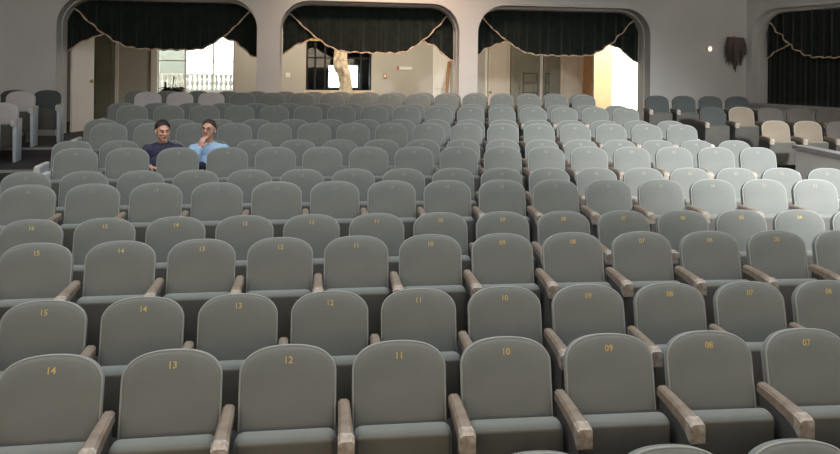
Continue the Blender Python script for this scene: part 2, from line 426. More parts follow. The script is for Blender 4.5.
# ------------------------------------------------------------------ right wall, its arch
CR_P = WP(sR, 0)
RT = Vector((.395, -.919, 0)).normalized(); RN = Vector((.919, .395, 0)).normalized()
def RP(s, z, nn=0): return CR_P+RT*s+RN*nn+Vector((0, 0, z))
def rat(px, py, nn=0):
    D = ray(px, py); c = (CR_P+RN*nn).dot(RN); t = c/D.dot(RN); P = Vector((0, 0, EYE))+D*t
    return (P-CR_P).dot(RT), P.z
ra = rat(759, 60, .2)[0]; RARCH = (ra, ra+3.6)
SILL = rat(800, 107.0)[1]
arched_wall('wall_right', RP, 0.0, 12.0, [(RARCH[0]-.03, RARCH[1]+.03)], 0, .22, CR+.07, M['wall'], base=-.6, rad=.65, rz=.63, sill=SILL-.03)
arched_wall('wall_right.001', RP, 0.0, 12.0, [RARCH], .222, .5, CR, M['wall'], base=-.6, sill=SILL-.03)
g = G(); c0, c1 = RP(RARCH[0]-.35, SILL-.03, -.10), RP(RARCH[1]+.3, SILL-.03, -.10); c2, c3 = RP(RARCH[1]+.3, SILL-.03, .15), RP(RARCH[0]-.35, SILL-.03, .15)
up = Vector((0, 0, .06)); g.quadbox([c0, c1, c2, c3, c0+up, c1+up, c2+up, c3+up]); struct(g.obj('trim_5', M['sill']))

def sbox(name, m, s0, s1, z0, z1, n0, n1, parent=None, P=WP):
    g = G(); g.quadbox([P(s0, z0, n0), P(s1, z0, n0), P(s1, z0, n1), P(s0, z0, n1), P(s0, z1, n0), P(s1, z1, n0), P(s1, z1, n1), P(s0, z1, n1)])
    return g.obj(name, m, parent)
# ------------------------------------------------------------------ valances
def lerp_table(tab, u):
    for (u0, v0), (u1, v1) in zip(tab[:-1], tab[1:]):
        if u <= u1: return v0+(v1-v0)*(u-u0)/max(1e-6, u1-u0)
    return tab[-1][1]
SWAG = [(.035, .14), (.09, .36), (.165, .60), (.20, .70), (.25, .83), (.30, .92), (.36, .97), (.50, .985), (.66, .98), (.71, .95), (.77, .82), (.83, .66), (.90, .40), (.955, .17)]
TAILL = [(0.004, 1.05), (.03, .98), (.07, .86), (.11, .80), (.15, .74), (.20, .66), (.24, .60)]
TAILR = [(.76, .60), (.80, .66), (.84, .76), (.88, .80), (.92, .93), (.96, 1.06), (.996, 1.12)]
HEM = 1.05
def valance(P, a, b, nn, label, seed):
    rnd = random.Random(seed); w = b-a; ph = [rnd.uniform(0, 6) for _ in range(6)]
    root = empty('curtain_valance', P((a+b)/2, CR-.02, nn)); tag(root, label, 'curtain', 'velvet valances in the arches')
    base = root.location.copy()
    def pleat(u, amp): return amp*(math.sin(u*95+ph[0])+.6*math.sin(u*151+ph[1])+.5*math.sin(u*41+ph[2]))
    def cloth(name, tab, u0, u1, off, nu):
        g = G(); hemp = []
        F_, B_ = [], []
        nv = 12
        us = [u0+(u1-u0)*i/nu for i in range(nu+1)]
        for j in range(nv+1):
            fr, bk = [], []
            for u in us:
                s = a+.004+(w-.008)*u; zt = arch_z(s, a, b, CR-.012); zb = CR-HEM*lerp_table(tab, u)+.012*math.sin(u*95+ph[0]); zb = min(zb, zt-.02)
                z = zt+(zb-zt)*j/nv; q = nn-off-.03+pleat(u, .030)*(.35+.65*j/nv)
                fr.append(P(s, z, q)-base); bk.append(P(s, z, q+.012)-base)
                if j == nv: hemp.append(P(s, z, q-.012)-base)
            F_.append(fr); B_.append(bk)
        b0 = g.grid(F_); b1 = g.grid(B_); n = nu+1
        for i in range(nu):
            g.f.append((b0+i, b1+i, b1+i+1, b0+i+1)); k = nv*n; g.f.append((b0+k+i, b0+k+i+1, b1+k+i+1, b1+k+i))
        for j in range(nv):
            g.f.append((b0+j*n, b0+(j+1)*n, b1+(j+1)*n, b1+j*n)); g.f.append((b0+j*n+nu, b1+j*n+nu, b1+(j+1)*n+nu, b0+(j+1)*n+nu))
        c = g.obj(name, M['velvet'], root, True)
        h = G(); h.tube(hemp, lambda t: .010+.010*abs(math.sin(t*nu*.55)), 6)
        f = h.obj('fringe', M['fringe'], c, True); f['label'] = 'gold scalloped fringe'
        return c
    cloth('swag', SWAG, .035, .955, .06, 130)
    cloth('tail', TAILL, .004, .24, 0, 36); cloth('tail', TAILR, .76, .996, 0, 36)
    return root
valance(WP, *ARCH[0], .58, 'black green velvet valance with gold fringe over the arch with the sunlit window', 1)
valance(WP, *ARCH[1], .58, 'black green velvet valance with gold fringe over the arch with the gathered drape', 2)
valance(WP, *ARCH[2], .58, 'black green velvet valance with gold fringe over the arch with the yellow wall', 3)
valance(RP, *RARCH, .42, 'black green velvet valance in front of the closed full length curtain', 4)
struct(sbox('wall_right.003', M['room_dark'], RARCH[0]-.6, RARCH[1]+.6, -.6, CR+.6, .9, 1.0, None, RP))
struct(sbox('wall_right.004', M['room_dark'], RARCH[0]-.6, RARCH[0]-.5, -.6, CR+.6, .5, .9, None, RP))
# closed curtain in the side arch
g = G(); root = empty('curtain', RP((RARCH[0]+RARCH[1])/2, SILL+.04, .47)); tag(root, 'closed black green velvet curtain filling the side arch down to its sill', 'curtain'); base = root.location.copy()
ua, ub = RARCH[0]+.003, RARCH[1]-.003; nu = 150
for part, (q0, q1) in enumerate(((0, .5), (.5, 1.0))):
    g = G(); Fr, Bk = [], []
    for j in range(9):
        fr, bk = [], []
        for i in range(nu//2+1):
            u = q0+(q1-q0)*i/(nu//2); s = ua+(ub-ua)*u; z = SILL-.025+(CR-.7-SILL+.025)*(1-j/8)
            q = .478+.010*math.sin(u*170)+.007*math.sin(u*77+1)
            fr.append(RP(s, z, q)-base); bk.append(RP(s, z, q+.012)-base)
        Fr.append(fr); Bk.append(bk)
    b0 = g.grid(Fr); b1 = g.grid(Bk); n = nu//2+1
    for i in range(n-1):
        g.f.append((b0+i, b1+i, b1+i+1, b0+i+1)); k = 8*n; g.f.append((b0+k+i, b0+k+i+1, b1+k+i+1, b1+k+i))
    g.obj('curtain_leaf', M['velvet'], root, True)

# ------------------------------------------------------------------ vestibule behind the arches
VD = 3.9                                           # distance of its rear wall
def V(px, py): return at(px, py, VD)
VTOP = EYE+1.9
def pbox(name, m, px0, px1, py0, py1, n0, n1, parent=None):  # rectangle seen between these pixels on the plane n0
    a, b = at(px0, (py0+py1)/2, n0), at(px1, (py0+py1)/2, n0); zt = at((px0+px1)/2, py0, n0)[1]; zb = at((px0+px1)/2, py1, n0)[1]
    return sbox(name, m, a[0], b[0], zb, zt, n0, n1, parent)
holes = []
w1 = (V(157.5, 70)[0], V(234, 70)[0], V(195, 97)[1], V(195, 34)[1])
w2 = (V(306, 70)[0], V(371.5, 70)[0], V(340, 93)[1], V(340, 40)[1])
d3 = (V(594, 70)[0], V(641, 70)[0], FL, V(610, 30)[1])
holes = sorted([w1, w2, d3])
VS0, VS1 = sL+1.0, sR+1.4
g = G(); prev = VS0
for h in holes:
    for q in [(prev, h[0], FL-.3, VTOP), (h[0], h[1], FL-.3, h[2]), (h[0], h[1], h[3], VTOP)]:
        if q[3]-q[2] > .01:
            g.quadbox([WP(q[0], q[2], VD), WP(q[1], q[2], VD), WP(q[1], q[2], VD+.2), WP(q[0], q[2], VD+.2), WP(q[0], q[3], VD), WP(q[1], q[3], VD), WP(q[1], q[3], VD+.2), WP(q[0], q[3], VD+.2)])
    prev = h[1]
g.quadbox([WP(prev, FL-.3, VD), WP(VS1, FL-.3, VD), WP(VS1, FL-.3, VD+.2), WP(prev, FL-.3, VD+.2), WP(prev, VTOP, VD), WP(VS1, VTOP, VD), WP(VS1, VTOP, VD+.2), WP(prev, VTOP, VD+.2)])
struct(g.obj('wall_vestibule', M['wall_v']))
struct(sbox('ceiling_vestibule', M['ceil'], VS0, VS1, VTOP, VTOP+.15, .64, VD+.2))
struct(sbox('wall_vestibule', M['wall_v'], VS0-.2, VS0, FL-.3, VTOP, .64, VD+.2)); struct(sbox('wall_vestibule', M['wall_v'], VS1, VS1+.2, FL-.3, VTOP, .64, VD+.2))
# partitions between the bays, seen as the grey strip beside the bright window
def frame_window(idx, h, m, bars_s, bars_z, bw, gl=True, n0=VD+.04, n1=VD+.12):
    root = empty('window_%d' % idx, WP((h[0]+h[1])/2, h[2], VD+.1)); struct(root); root.location = (0, 0, 0)
    g = G()
    def b(s0, s1, z0, z1): g.quadbox([WP(s0, z0, n0), WP(s1, z0, n0), WP(s1, z0, n1), WP(s0, z0, n1), WP(s0, z1, n0), WP(s1, z1, n0), WP(s1, z1, n1), WP(s0, z1, n1)])
    b(h[0], h[0]+bw, h[2], h[3]); b(h[1]-bw, h[1], h[2], h[3]); b(h[0], h[1], h[2], h[2]+bw); b(h[0], h[1], h[3]-bw, h[3])
    for s in bars_s: b(s-bw/2, s+bw/2, h[2], h[3])
    for z in bars_z: b(h[0], h[1], z-bw/2.5, z+bw/2.5)
    struct(g.obj('window_frame', m, root))
    if gl: struct(sbox('window_pane', M['glass'], h[0], h[1], h[2], h[3], (n0+n1)/2-.003, (n0+n1)/2+.003, root))
    return root
frame_window(1, w1, M['white'], [V(185, 70)[0], V(213, 70)[0]], [V(200, 61)[1]], .036)
frame_window(2, w2, M['black'], [V(315, 70)[0], V(325, 70)[0], V(361, 70)[0]], [V(340, 58)[1]], .05)
pbox_s = pbox('trim_6', M['white'], 151, 157.5, 20, 108, VD-.05, VD); struct(pbox_s)
struct(pbox('trim_7', M['white'], 115, 118, 20, 112, VD-.04, VD))
struct(pbox('trim_8', M['palewood'], 304, 374, 90.5, 93.2, VD-.22, VD+.02))
struct(pbox('trim_9', M['white'], 540.3, 543, 20, 118, VD-.05, VD))
struct(pbox('trim_10', M['white'], 485.5, 487.5, 20, 118, VD-.05, VD))
struct(pbox('trim_11', M['cream'], 581, 584, 20, 118, VD-.06, VD))
def door(idx, m, px0, px1, n0, knob=None, top=24, th=.045, parts=True):
    z1 = at((px0+px1)/2, top, n0)[1]; s0, s1 = at(px0, 70, n0)[0], at(px1, 70, n0)[0]
    root = empty('door_%d' % idx); struct(root)
    struct(sbox('door_panel', m, s0, s1, FL+.01, z1, n0, n0+th, root))
    g = G()
    w = s1-s0
    for za, zb in ((FL+.2, FL+.95), (FL+1.1, z1-.2)):
        for q in ((s0+w*.14, s0+w*.18, za, zb), (s1-w*.18, s1-w*.14, za, zb), (s0+w*.14, s1-w*.14, za, za+.03), (s0+w*.14, s1-w*.14, zb-.03, zb)):
            g.quadbox([WP(q[0], q[2], n0-.012), WP(q[1], q[2], n0-.012), WP(q[1], q[2], n0), WP(q[0], q[2], n0), WP(q[0], q[3], n0-.012), WP(q[1], q[3], n0-.012), WP(q[1], q[3], n0), WP(q[0], q[3], n0)])
    struct(g.obj('door_moulding', m, root))
    if knob:
        ks, kz = at(*knob, n0); g = G(); p = WP(ks, kz, n0-.05); g.ellipsoid(p, (.035, .035, .035)); g.tube([p, WP(ks, kz, n0)], .014, 8)
        struct(g.obj('door_handle', M['brass'], root, True))
    return root
door(2, M['olive'], 93, 115, VD-.05); door(3, M['white'], 433, 450, VD-.05)
door(4, M['cream'], 488.5, 510, VD-.06, (489.8, 92)); door(5, M['olive'], 511, 540, VD-.05); door(6, M['olive'], 543.5, 560, VD-.05); door(7, M['cream'], 560.5, 581, VD-.05)
# white leaf folded open beside the first arch
root = empty('door_1'); struct(root)
pa, pb = at(70.5, 70, .66), at(92.3, 70, 1.35)
P0, P1 = WP(pa[0], 0, .66), WP(pb[0], 0, 1.35); nrm = Vector((P1-P0).normalized().cross(Vector((0, 0, 1))))*.045
z0, z1 = Vector((0, 0, FL+.01)), Vector((0, 0, CR+.2))
g = G(); g.quadbox([P0+z0, P1+z0, P1+nrm+z0, P0+nrm+z0, P0+z1, P1+z1, P1+nrm+z1, P0+nrm+z1]); struct(g.obj('door_panel', M['white'], root))
kp = P0.lerp(P1, .80)+Vector((0, 0, EYE-.33)); side = 1 if nrm.x > 0 else -1
kk = kp+nrm*(1.0 if nrm.y < 0 else 0)
g = G(); outn = nrm.normalized()*(1 if nrm.dot(Vector((1, -1, 0))) > 0 else -1)
g.ellipsoid(kk+outn*.05, (.035,)*3); g.tube([kk, kk+outn*.05], .014, 8); struct(g.obj('door_handle', M['brass'], root, True))
# orange wood leaf at the bright doorway of the third arch
root = empty('door_8'); struct(root)
pa, pb = at(584.5, 70, VD-.02), at(592.5, 70, VD-.75)
P0, P1 = WP(pa[0], 0, VD-.02), WP(pb[0], 0, VD-.75); nrm = (P1-P0).normalized().cross(Vector((0, 0, 1)))*.045
g = G(); g.quadbox([P0+z0, P1+z0, P1+nrm+z0, P0+nrm+z0, P0+z1, P1+z1, P1+nrm+z1, P0+nrm+z1]); struct(g.obj('door_panel', M['wood'], root))
out = nrm.normalized()
if out.y > 0: out = -out
kp = P0.lerp(P1, .55)+Vector((0, 0, at(589, 90, VD-.4)[1]))+(nrm if nrm.dot(out) > 0 else Vector((0, 0, 0)))
g = G(); g.tube([kp, kp+out*.06, kp+out*.06+Vector((0, 0, -.16)), kp+Vector((0, 0, -.16))], .013, 8); struct(g.obj('door_handle', M['brass'], root, True))
# the dark room behind the second arch and its far window
DB = VD+3.0
dr = (at(300, 70, DB)[0]-.6, at(372, 70, DB)[0]+.6)
fw = (at(327.5, 70, DB)[0], at(359, 70, DB)[0], at(340, 88.5, DB)[1], at(340, 64.5, DB)[1])
g = G()
for q in [(dr[0], fw[0], FL-.3, VTOP), (fw[1], dr[1], FL-.3, VTOP), (fw[0], fw[1], FL-.3, fw[2]), (fw[0], fw[1], fw[3], VTOP)]:
    g.quadbox([WP(q[0], q[2], DB), WP(q[1], q[2], DB), WP(q[1], q[2], DB+.15), WP(q[0], q[2], DB+.15), WP(q[0], q[3], DB), WP(q[1], q[3], DB), WP(q[1], q[3], DB+.15), WP(q[0], q[3], DB+.15)])
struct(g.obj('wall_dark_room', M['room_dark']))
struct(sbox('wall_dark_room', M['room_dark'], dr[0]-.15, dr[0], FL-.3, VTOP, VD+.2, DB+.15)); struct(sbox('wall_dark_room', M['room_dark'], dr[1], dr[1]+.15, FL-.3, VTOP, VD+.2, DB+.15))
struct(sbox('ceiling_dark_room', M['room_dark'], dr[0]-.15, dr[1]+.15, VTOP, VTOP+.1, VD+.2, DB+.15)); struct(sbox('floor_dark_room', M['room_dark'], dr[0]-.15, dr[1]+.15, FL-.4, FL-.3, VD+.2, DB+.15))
frame_window(3, fw, M['white'], [(fw[0]+fw[1])/2], [fw[3]-.22], .04, True, DB+.03, DB+.1)
# outside
g = G(); g.quadbox([(-16, 19.2, .2), (16, 23.5, .2), (16, 40, .2), (-16, 40, .2), (-16, 19.2, .3), (16, 23.5, .3), (16, 40, .3), (-16, 40, .3)]); struct(g.obj('ground', M['ground']))
hs = at(150, 70, VD+1.7)[0], at(184.5, 70, VD+1.7)[0]
o = sbox('garden_wall', M['grey_out'], hs[0]-1.0, hs[1], .3, EYE+1.6, VD+1.7, VD+1.95)
tag(o, 'grey rendered wall seen through the sunlit window behind the balustrade', 'wall')
ys = at(588, 70, VD+1.6)[0], at(612.5, 70, VD+1.6)[0]
struct(sbox('wall_exterior', M['ochre'], ys[0]-.6, ys[1], .3, EYE+2.2, VD+1.6, VD+1.8))
# white balustrade outside the first window
bal = empty('balustrade', WP(at(175, 80, VD+1.2)[0], .3, VD+1.2)); tag(bal, 'white ornamental balustrade outside the sunlit window', 'railing'); base = bal.location.copy()
s0, s1 = at(161, 80, VD+1.2)[0], at(233, 80, VD+1.2)[0]; zt, zb = at(180, 73.5, VD+1.2)[1], at(180, 89, VD+1.2)[1]
def rel(o): o.location = -base; return o
rel(sbox('top_rail', M['white'], s0, s1, zt-.05, zt, VD+1.15, VD+1.25, bal)); rel(sbox('bottom_rail', M['white'], s0, s1, .3, zb, VD+1.1, VD+1.3, bal))
nb = 15
prof_b = [(.0, .05), (.12, .05), (.2, .03), (.4, .065), (.55, .06), (.75, .028), (.86, .045), (1, .045)]
for i in range(nb):
    s = s0+(s1-s0)*(i+.5)/nb; g = G(); g.grid([[WP(s, zb+(zt-.05-zb)*t, VD+1.2)+Vector((r*math.cos(q*PI/5), r*math.sin(q*PI/5), 0)) for q in range(10)] for t, r in prof_b], closed=True)
    rel(g.obj('baluster', M['white'], bal, True))

# ------------------------------------------------------------------ loose things of the vestibule
# gathered drape in the second arch
DN = 2.4
dp = [(341.5, 44), (341, 52), (340, 60), (341.5, 68), (344.5, 76), (345.5, 84), (345.5, 93), (345, 106)]
dw = [.17, .145, .15, .165, .15, .14, .145, .15]
root_p = WP(at(345, 90, DN)[0], FL, DN)
dr_o = empty('curtain', root_p); tag(dr_o, 'gold patterned drape gathered into a twisted column inside the middle arch', 'curtain')
rows = []
for k in range(len(dp)*4-3):
    t = k/4; i = min(int(t), len(dp)-2); fr = t-i
    px, py = dp[i][0]+(dp[i+1][0]-dp[i][0])*fr, dp[i][1]+(dp[i+1][1]-dp[i][1])*fr; r = dw[i]+(dw[i+1]-dw[i])*fr
    s, z = at(px, py, DN); z = max(z, FL+.02) if k < len(dp)*4-4 else FL+.01
    c = WP(s, z, DN)-root_p
    rows.append([c+Vector((math.cos(q)*r*1.0*(1+.13*math.sin(7*q+t*1.4)+.08*math.sin(13*q-t)), math.sin(q)*r*.8*(1+.13*math.sin(7*q+t*1.4)), 0)) for q in [2*PI*j/42 for j in range(42)]])
g = G(); b = g.grid(rows, closed=True); g.f.append(tuple(range(b, b+42))); e = b+(len(rows)-1)*42; g.f.append(tuple(range(e, e+42)))
g.obj('drape_cloth', M['drape'], dr_o, True)
g = G(); s, z = at(342, 43, DN); c = WP(s, z, DN)-root_p; g.tube([c+T*-.9+Vector((0, 0, .05)), c+T*1.0+Vector((0, 0, .05))], .02, 8); g.obj('curtain_rod', M['brass'], dr_o, True)

def plate(name, px, py, wpx, hpx, nn, m, label, cat, th=.02, child=None, P='back'):
    f = at if P == 'back' else rat; W = WP if P == 'back' else RP
    s, z = f(px, py, nn); k = (f(px+wpx/2, py, nn)[0]-f(px-wpx/2, py, nn)[0])/2; h = abs(f(px, py-hpx/2, nn)[1]-f(px, py+hpx/2, nn)[1])/2
    root = empty(name, W(s, z, nn)); tag(root, label, cat); b = root.location.copy()
    o = sbox('plate', m, s-k, s+k, z-h, z+h, nn-th, nn, root, W); o.location = -b
    if child: child(root, b, s, z, k, h, nn-th, W)
    return root
def rocker(root, b, s, z, k, h, nn, W):
    o = sbox('rocker', M['white'], s-k*.45, s+k*.45, z-h*.6, z+h*.6, nn-.008, nn, root, W); o.location = -b
plate('light_switch', 288, 75, 4.5, 4.5, VD, M['switch'], 'white light switch on the wall beside the dark glazed opening', 'switch', child=rocker)
plate('light_switch', 385, 76, 3, 5, VD, M['wood'], 'brown switch plate on the bare wall under the small white sign', 'switch', child=rocker)
def redmark(root, b, s, z, k, h, nn, W):
    o = sbox('red_mark', M['red'], s-k*1.3, s-k*1.0, z-h*.9, z+h*1.2, nn, nn+.02, root, W); o.location = -b
plate('wall_sign', 405.5, 68.3, 13, 3, VD, M['switch'], 'small white wall sign with a red end inside the middle arch', 'sign', child=redmark)
# leaning pole
a_, b_ = at(451, 62, VD-.35), at(444.5, 104, VD-.7)
g = G(); pp0 = WP(b_[0], FL+.005, VD-.7); pp1 = WP(a_[0], a_[1], VD-.08); g.tube([pp0, pp0.lerp(pp1, .5), pp1], .045, 10)
o = g.obj('wooden_pole', M['wood'], None, True); tag(o, 'brown wooden pole leaning on the white door inside the middle arch', 'pole')
# tall dark racks in front of the olive doors
for k, (pa, pb) in enumerate(((523.5, 537.5), (546, 549))):
    s0, zt = at(pa, 72.5, VD-.35); s1 = at(pb, 72.5, VD-.35)[0]; root = empty('metal_rack', WP((s0+s1)/2, FL, VD-.35)); base = root.location.copy()
    tag(root, ['thin dark metal rack with cross rails standing before the olive door', 'narrow dark metal stand beside the white door post'][k], 'rack')
    for s in (s0, s1):
        g = G(); g.tube([WP(s, FL, VD-.35)-base, WP(s, zt, VD-.35)-base], .017, 8); g.obj('post', M['metal'], root, True)
    for z in (zt-.02, zt-.28, zt-.55):
        g = G(); g.tube([WP(s0, z, VD-.35)-base, WP(s1, z, VD-.35)-base], .013, 8); g.obj('rail', M['metal'], root, True)
# dark plant on a small table in front of the sunlit window
PN = 2.6
s, z = at(172, 91.5, PN); tb = empty('side_table', WP(s, FL, PN)); tag(tb, 'dark side table under the plant by the sunlit window', 'table'); base = tb.location.copy()
tz = z-.10
g = G(); g.grid([[Vector((r*math.cos(q*PI/12), r*math.sin(q*PI/12), zz-FL)) for q in range(24)] for zz, r in ((tz-.04, .005), (tz-.04, .33), (tz, .33), (tz, .005))], closed=True); g.obj('table_top', M['pot'], tb)
g = G(); g.tube([(0, 0, .02), (0, 0, tz-.04-FL)], .035, 10); g.obj('pedestal', M['pot'], tb, True)
g = G(); g.tube([(0, 0, 0), (0, 0, .02)], .2, 16); g.obj('foot', M['pot'], tb)
pl = empty('potted_plant', WP(s, tz+.001, PN)); tag(pl, 'low dark leafy plant on the side table by the sunlit window', 'plant')
g = G(); g.grid([[Vector((r*math.cos(q*PI/8), r*math.sin(q*PI/8), zz)) for q in range(16)] for zz, r in ((0, .06), (.02, .09), (.09, .11), (.08, .01))], closed=True); g.obj('pot', M['pot'], pl, True)
g = G(); rnd = random.Random(3)
for k in range(110):
    q = rnd.uniform(0, 2*PI); L = rnd.uniform(.2, .44); up = rnd.uniform(-.02, .09) if k else .33
    d = Vector((math.cos(q), math.sin(q)*.5, 0)); p0 = Vector((0, 0, .07)); p1 = p0+d*L*.55+Vector((0, 0, up+.05)); p2 = p0+d*L+Vector((0, 0, up)); sd = Vector((-d.y, d.x, .2))*.035
    b = len(g.v); g.v += [p0, p1+sd, p2, p1-sd, p1+Vector((0, 0, .012))]; g.f += [(b, b+1, b+4), (b+1, b+2, b+4), (b+2, b+3, b+4), (b+3, b, b+4)]
g.tube([Vector((-.16, 0, .05)), Vector((-.165, 0, .2)), Vector((-.16, 0, .33))], .025, 6)
g.obj('foliage', M['leaf'], pl)

# ------------------------------------------------------------------ wall lamp and the brown hanging on the blank wall
s, z = at(708.5, 49, 0)
lp = empty('wall_lamp', WP(s, z, 0)); tag(lp, 'small lit wall lamp on the blank wall beside the brown hanging', 'lamp')
g = G(); c = -N*.008; g.tube([Vector((0, 0, 0)), -N*.02], .055, 14); g.obj('wall_plate', M['brass'], lp, True)
g = G(); g.ellipsoid(-N*.065, (.045, .045, .06)); g.obj('lamp_shade', M['lamp'], lp, True)
hs, hz = at(733, 38, 0)
hg = empty('wall_hanging', WP(hs, hz, 0)); tag(hg, 'brown shaggy bundle of strands hung on the blank wall beside the side arch', 'wall hanging')
g = G(); g.tube([T*-.17-N*.06, T*.17-N*.06], .022, 8); g.obj('rod', M['wood'], hg, True)
g = G(); g.tube([Vector((0, 0, .03)), -N*.10+Vector((0, 0, .03))], .012, 8); g.obj('hook', M['brass'], hg, True)
g = G(); rnd = random.Random(11)
for layer in range(3):
    for k in range(20):
        u = -1+2*k/19+rnd.uniform(-.04, .04); env = .62 if abs(u) > .82 else .50+.0*u
        L = (.60-.14*(abs(abs(u)-.62) > .2)-.05*layer+rnd.uniform(-.06, .05)) if abs(u) > .4 else (.55+.22*(1-abs(u)/.4)+rnd.uniform(-.05, .05))
        x0 = u*.175; x1 = u*(.245 if abs(u) > .4 else .16)+rnd.uniform(-.012, .012); y = .05+.035*layer
        pts = [T*(x0+(x1-x0)*min(1, q*1.8)+.008*math.sin(q*9+k))-N*(y+.02*math.sin(q*3))+Vector((0, 0, -L*q)) for q in (0, .12, .3, .5, .75, 1)]
        g.tube(pts, lambda t: .017*(1-.75*t**2)+.002, 6)
g.obj('strands', M['hair_brown'], hg, True)

# ------------------------------------------------------------------ low partition beside the lowest row of the side block
pt = empty('partition', (6.13, 9.0, Z(3))); struct(pt)
g = G(); g.quadbox([(6.07, 6.9, -.1), (6.19, 6.9, -.1), (6.19, 11.38, -.1), (6.07, 11.38, -.1), (6.07, 6.9, 1.16), (6.19, 6.9, 1.16), (6.19, 11.38, 1.16), (6.07, 11.38, 1.16)])
o = struct(g.obj('partition_panel', M['white'], pt)); o.location = -pt.location
g = G(); g.box((6.13, 9.13, 1.19), (.22, 4.56, .06)); o = struct(g.obj('partition_cap', M['sill'], pt)); o.location = -pt.location

# ------------------------------------------------------------------ hall shell
struct(sbox('ceiling', M['ceil'], -12, 12, HWALL, HWALL+.2, -22, .6))
g = G(); g.box((-10.6, 6, 2.8), (.2, 21.5, 7)); struct(g.obj('wall_left', M['wall']))
g = G(); g.box((0, -4.3, 2.8), (26, .2, 7)); struct(g.obj('wall_front', M['wall']))
g = G(); g.box((13.2, 2, 2.8), (.2, 13, 7)); struct(g.obj('wall_right.002', M['wall']))

# ------------------------------------------------------------------ people
def remeshed(name, g, m, voxel, smooth_it=4, parent=None):
    me = g.mesh('source', m); o = bpy.data.objects.new('source', me); COL.objects.link(o)
    r = o.modifiers.new('r', 'REMESH'); r.mode = 'VOXEL'; r.voxel_size = voxel
    s = o.modifiers.new('s', 'SMOOTH'); s.factor = .5; s.iterations = smooth_it
    dg = bpy.context.evaluated_depsgraph_get(); dg.update()
    out = bpy.data.meshes.new_from_object(o.evaluated_get(dg)); out.name = name
    bpy.data.objects.remove(o); out.materials.clear(); out.materials.append(m)
    for p in out.polygons: p.use_smooth = True
    return add(name, out, parent)
def person(loc, rz, label, shirt, hairm, yaw, pitch, hands, glasses=False, cross=False, hs=1.10, hz=1.085):
    root = empty('person', loc, rz); tag(root, label, 'person')
    HR = Matrix.Rotation(yaw, 3, 'Z') @ Matrix.Rotation(pitch, 3, 'X')
    HC = Vector((0, -.255, hz)); NB = Vector((0, -.215, .93))
    def H(x, y, z): return HC+HR@(Vector((x, y, z))*hs)            # head frame: -y is the face
    body = G()
    # head
    body.ellipsoid(H(0, .012, .030), (.080, .096, .088), 20, 14, HR); body.ellipsoid(H(0, -.030, -.030), (.067, .066, .082), 18, 12, HR)
    body.ellipsoid(H(0, -.062, -.088), (.034, .030, .026), 12, 8, HR); body.ellipsoid(H(0, -.008, -.062), (.060, .055, .040), 14, 10, HR)
    body.ellipsoid(H(0, -.078, .022), (.052, .022, .020), 12, 8, HR)                                        # brow
    body.limb(H(0, -.092, .012), .010, H(0, -.112, -.026), .0145); body.ellipsoid(H(.011, -.098, -.030), (.010,)*3); body.ellipsoid(H(-.011, -.098, -.030), (.010,)*3)
    for q in (-1, 1):
        body.ellipsoid(H(q*.078, .012, -.008), (.010, .020, .032), 10, 8, HR); body.ellipsoid(H(q*.036, -.075, -.022), (.024, .018, .022), 10, 8, HR)
    body.ellipsoid(H(0, -.088, -.055), (.026, .012, .014), 10, 8, HR)
    body.limb(H(0, .015, -.06), .052, NB+Vector((0, .01, -.02)), .058)
    sh = [Vector((q*.188, -.205, .852)) for q in (-1, 1)]
    def torso(g, e):
        g.ellipsoid((0, -.20, .80), (.185+e, .115+e, .15+e), 18, 12); g.ellipsoid((0, -.255, .66), (.170+e, .120+e, .14+e), 18, 12); g.ellipsoid((0, -.30, .59), (.175+e, .125+e, .10+e), 18, 12)
        g.limb(sh[0], .058+e, sh[1], .058+e); [g.limb(NB+Vector((q*.05, .01, -.035)), .040+e, sh[0 if q < 0 else 1]+Vector((-q*.02, 0, .022)), .036+e) for q in (-1, 1)]; g.limb(NB+Vector((0, .01, -.06)), .075+e, NB+Vector((0, .01, -.045)), .06+e)
    torso(body, 0)
    arms = []
    for q, (elbow, wrist) in zip((-1, 1), hands['arms']):
        el, wr = Vector(elbow), Vector(wrist); arms.append((sh[0 if q < 0 else 1], el, wr))
        body.limb(arms[-1][0], .052, el, .042); body.limb(el, .042, wr, .028)
    for (s_, el, wr), hd in zip(arms, hands['dirs']):
        d = Vector(hd[0]).normalized(); pn = Vector(hd[1]).normalized(); side = d.cross(pn).normalized()   # pn: palm normal
        palm = wr+d*.05
        R3 = Matrix((side, d, pn)).transposed(); body.ellipsoid(palm, (.040, .052, .016), 12, 8, R3)
        for k, (off, L) in enumerate(((-.030, .068), (-.010, .078), (.010, .074), (.029, .058))):
            k0 = wr+d*.088+side*off; k1 = k0+(d*.8+pn*.6)*L*.45; k2 = k1+(d*.35+pn*.95)*L*.35; k3 = k2+(pn*.9-d*.2)*L*.25
            body.limb(k0-d*.02, .0095, k1, .009, 8); body.limb(k1, .009, k2, .0085, 8); body.limb(k2, .0085, k3, .0075, 8)
        th = hd[2]; t0 = wr+d*.025+side*(.030*th); t1 = t0+(side*th*.8+d*.6+pn*.3).normalized()*.035; t2 = t1+(d*.9+pn*.4).normalized()*.032
        body.limb(t0, .013, t1, .0115, 8); body.limb(t1, .0115, t2, .009, 8)
    hips = [Vector((q*.095, -.30, .568)) for q in (-1, 1)]
    knees = [Vector((-.12, -.62, .55)), Vector((.12, -.62, .55))]; ank = [Vector((-.12, -.60, .10)), Vector((.12, -.60, .10))]
    if cross: knees[0] = Vector((-.03, -.66, .68)); ank[0] = Vector((.19, -.70, .36))
    def legs(g, e):
        for hp, kn, an in zip(hips, knees, ank):
            g.limb(hp, .085+e, kn, .060+e); g.limb(kn, .058+e, an, .040+e)
    legs(body, 0)
    for an in ank: body.limb(an, .04, an+Vector((0, -.05, -.05)), .035); 
    remeshed('body', body, M['skin'], .0058, 3, root)
    # clothes
    g = G(); torso(g, .012)
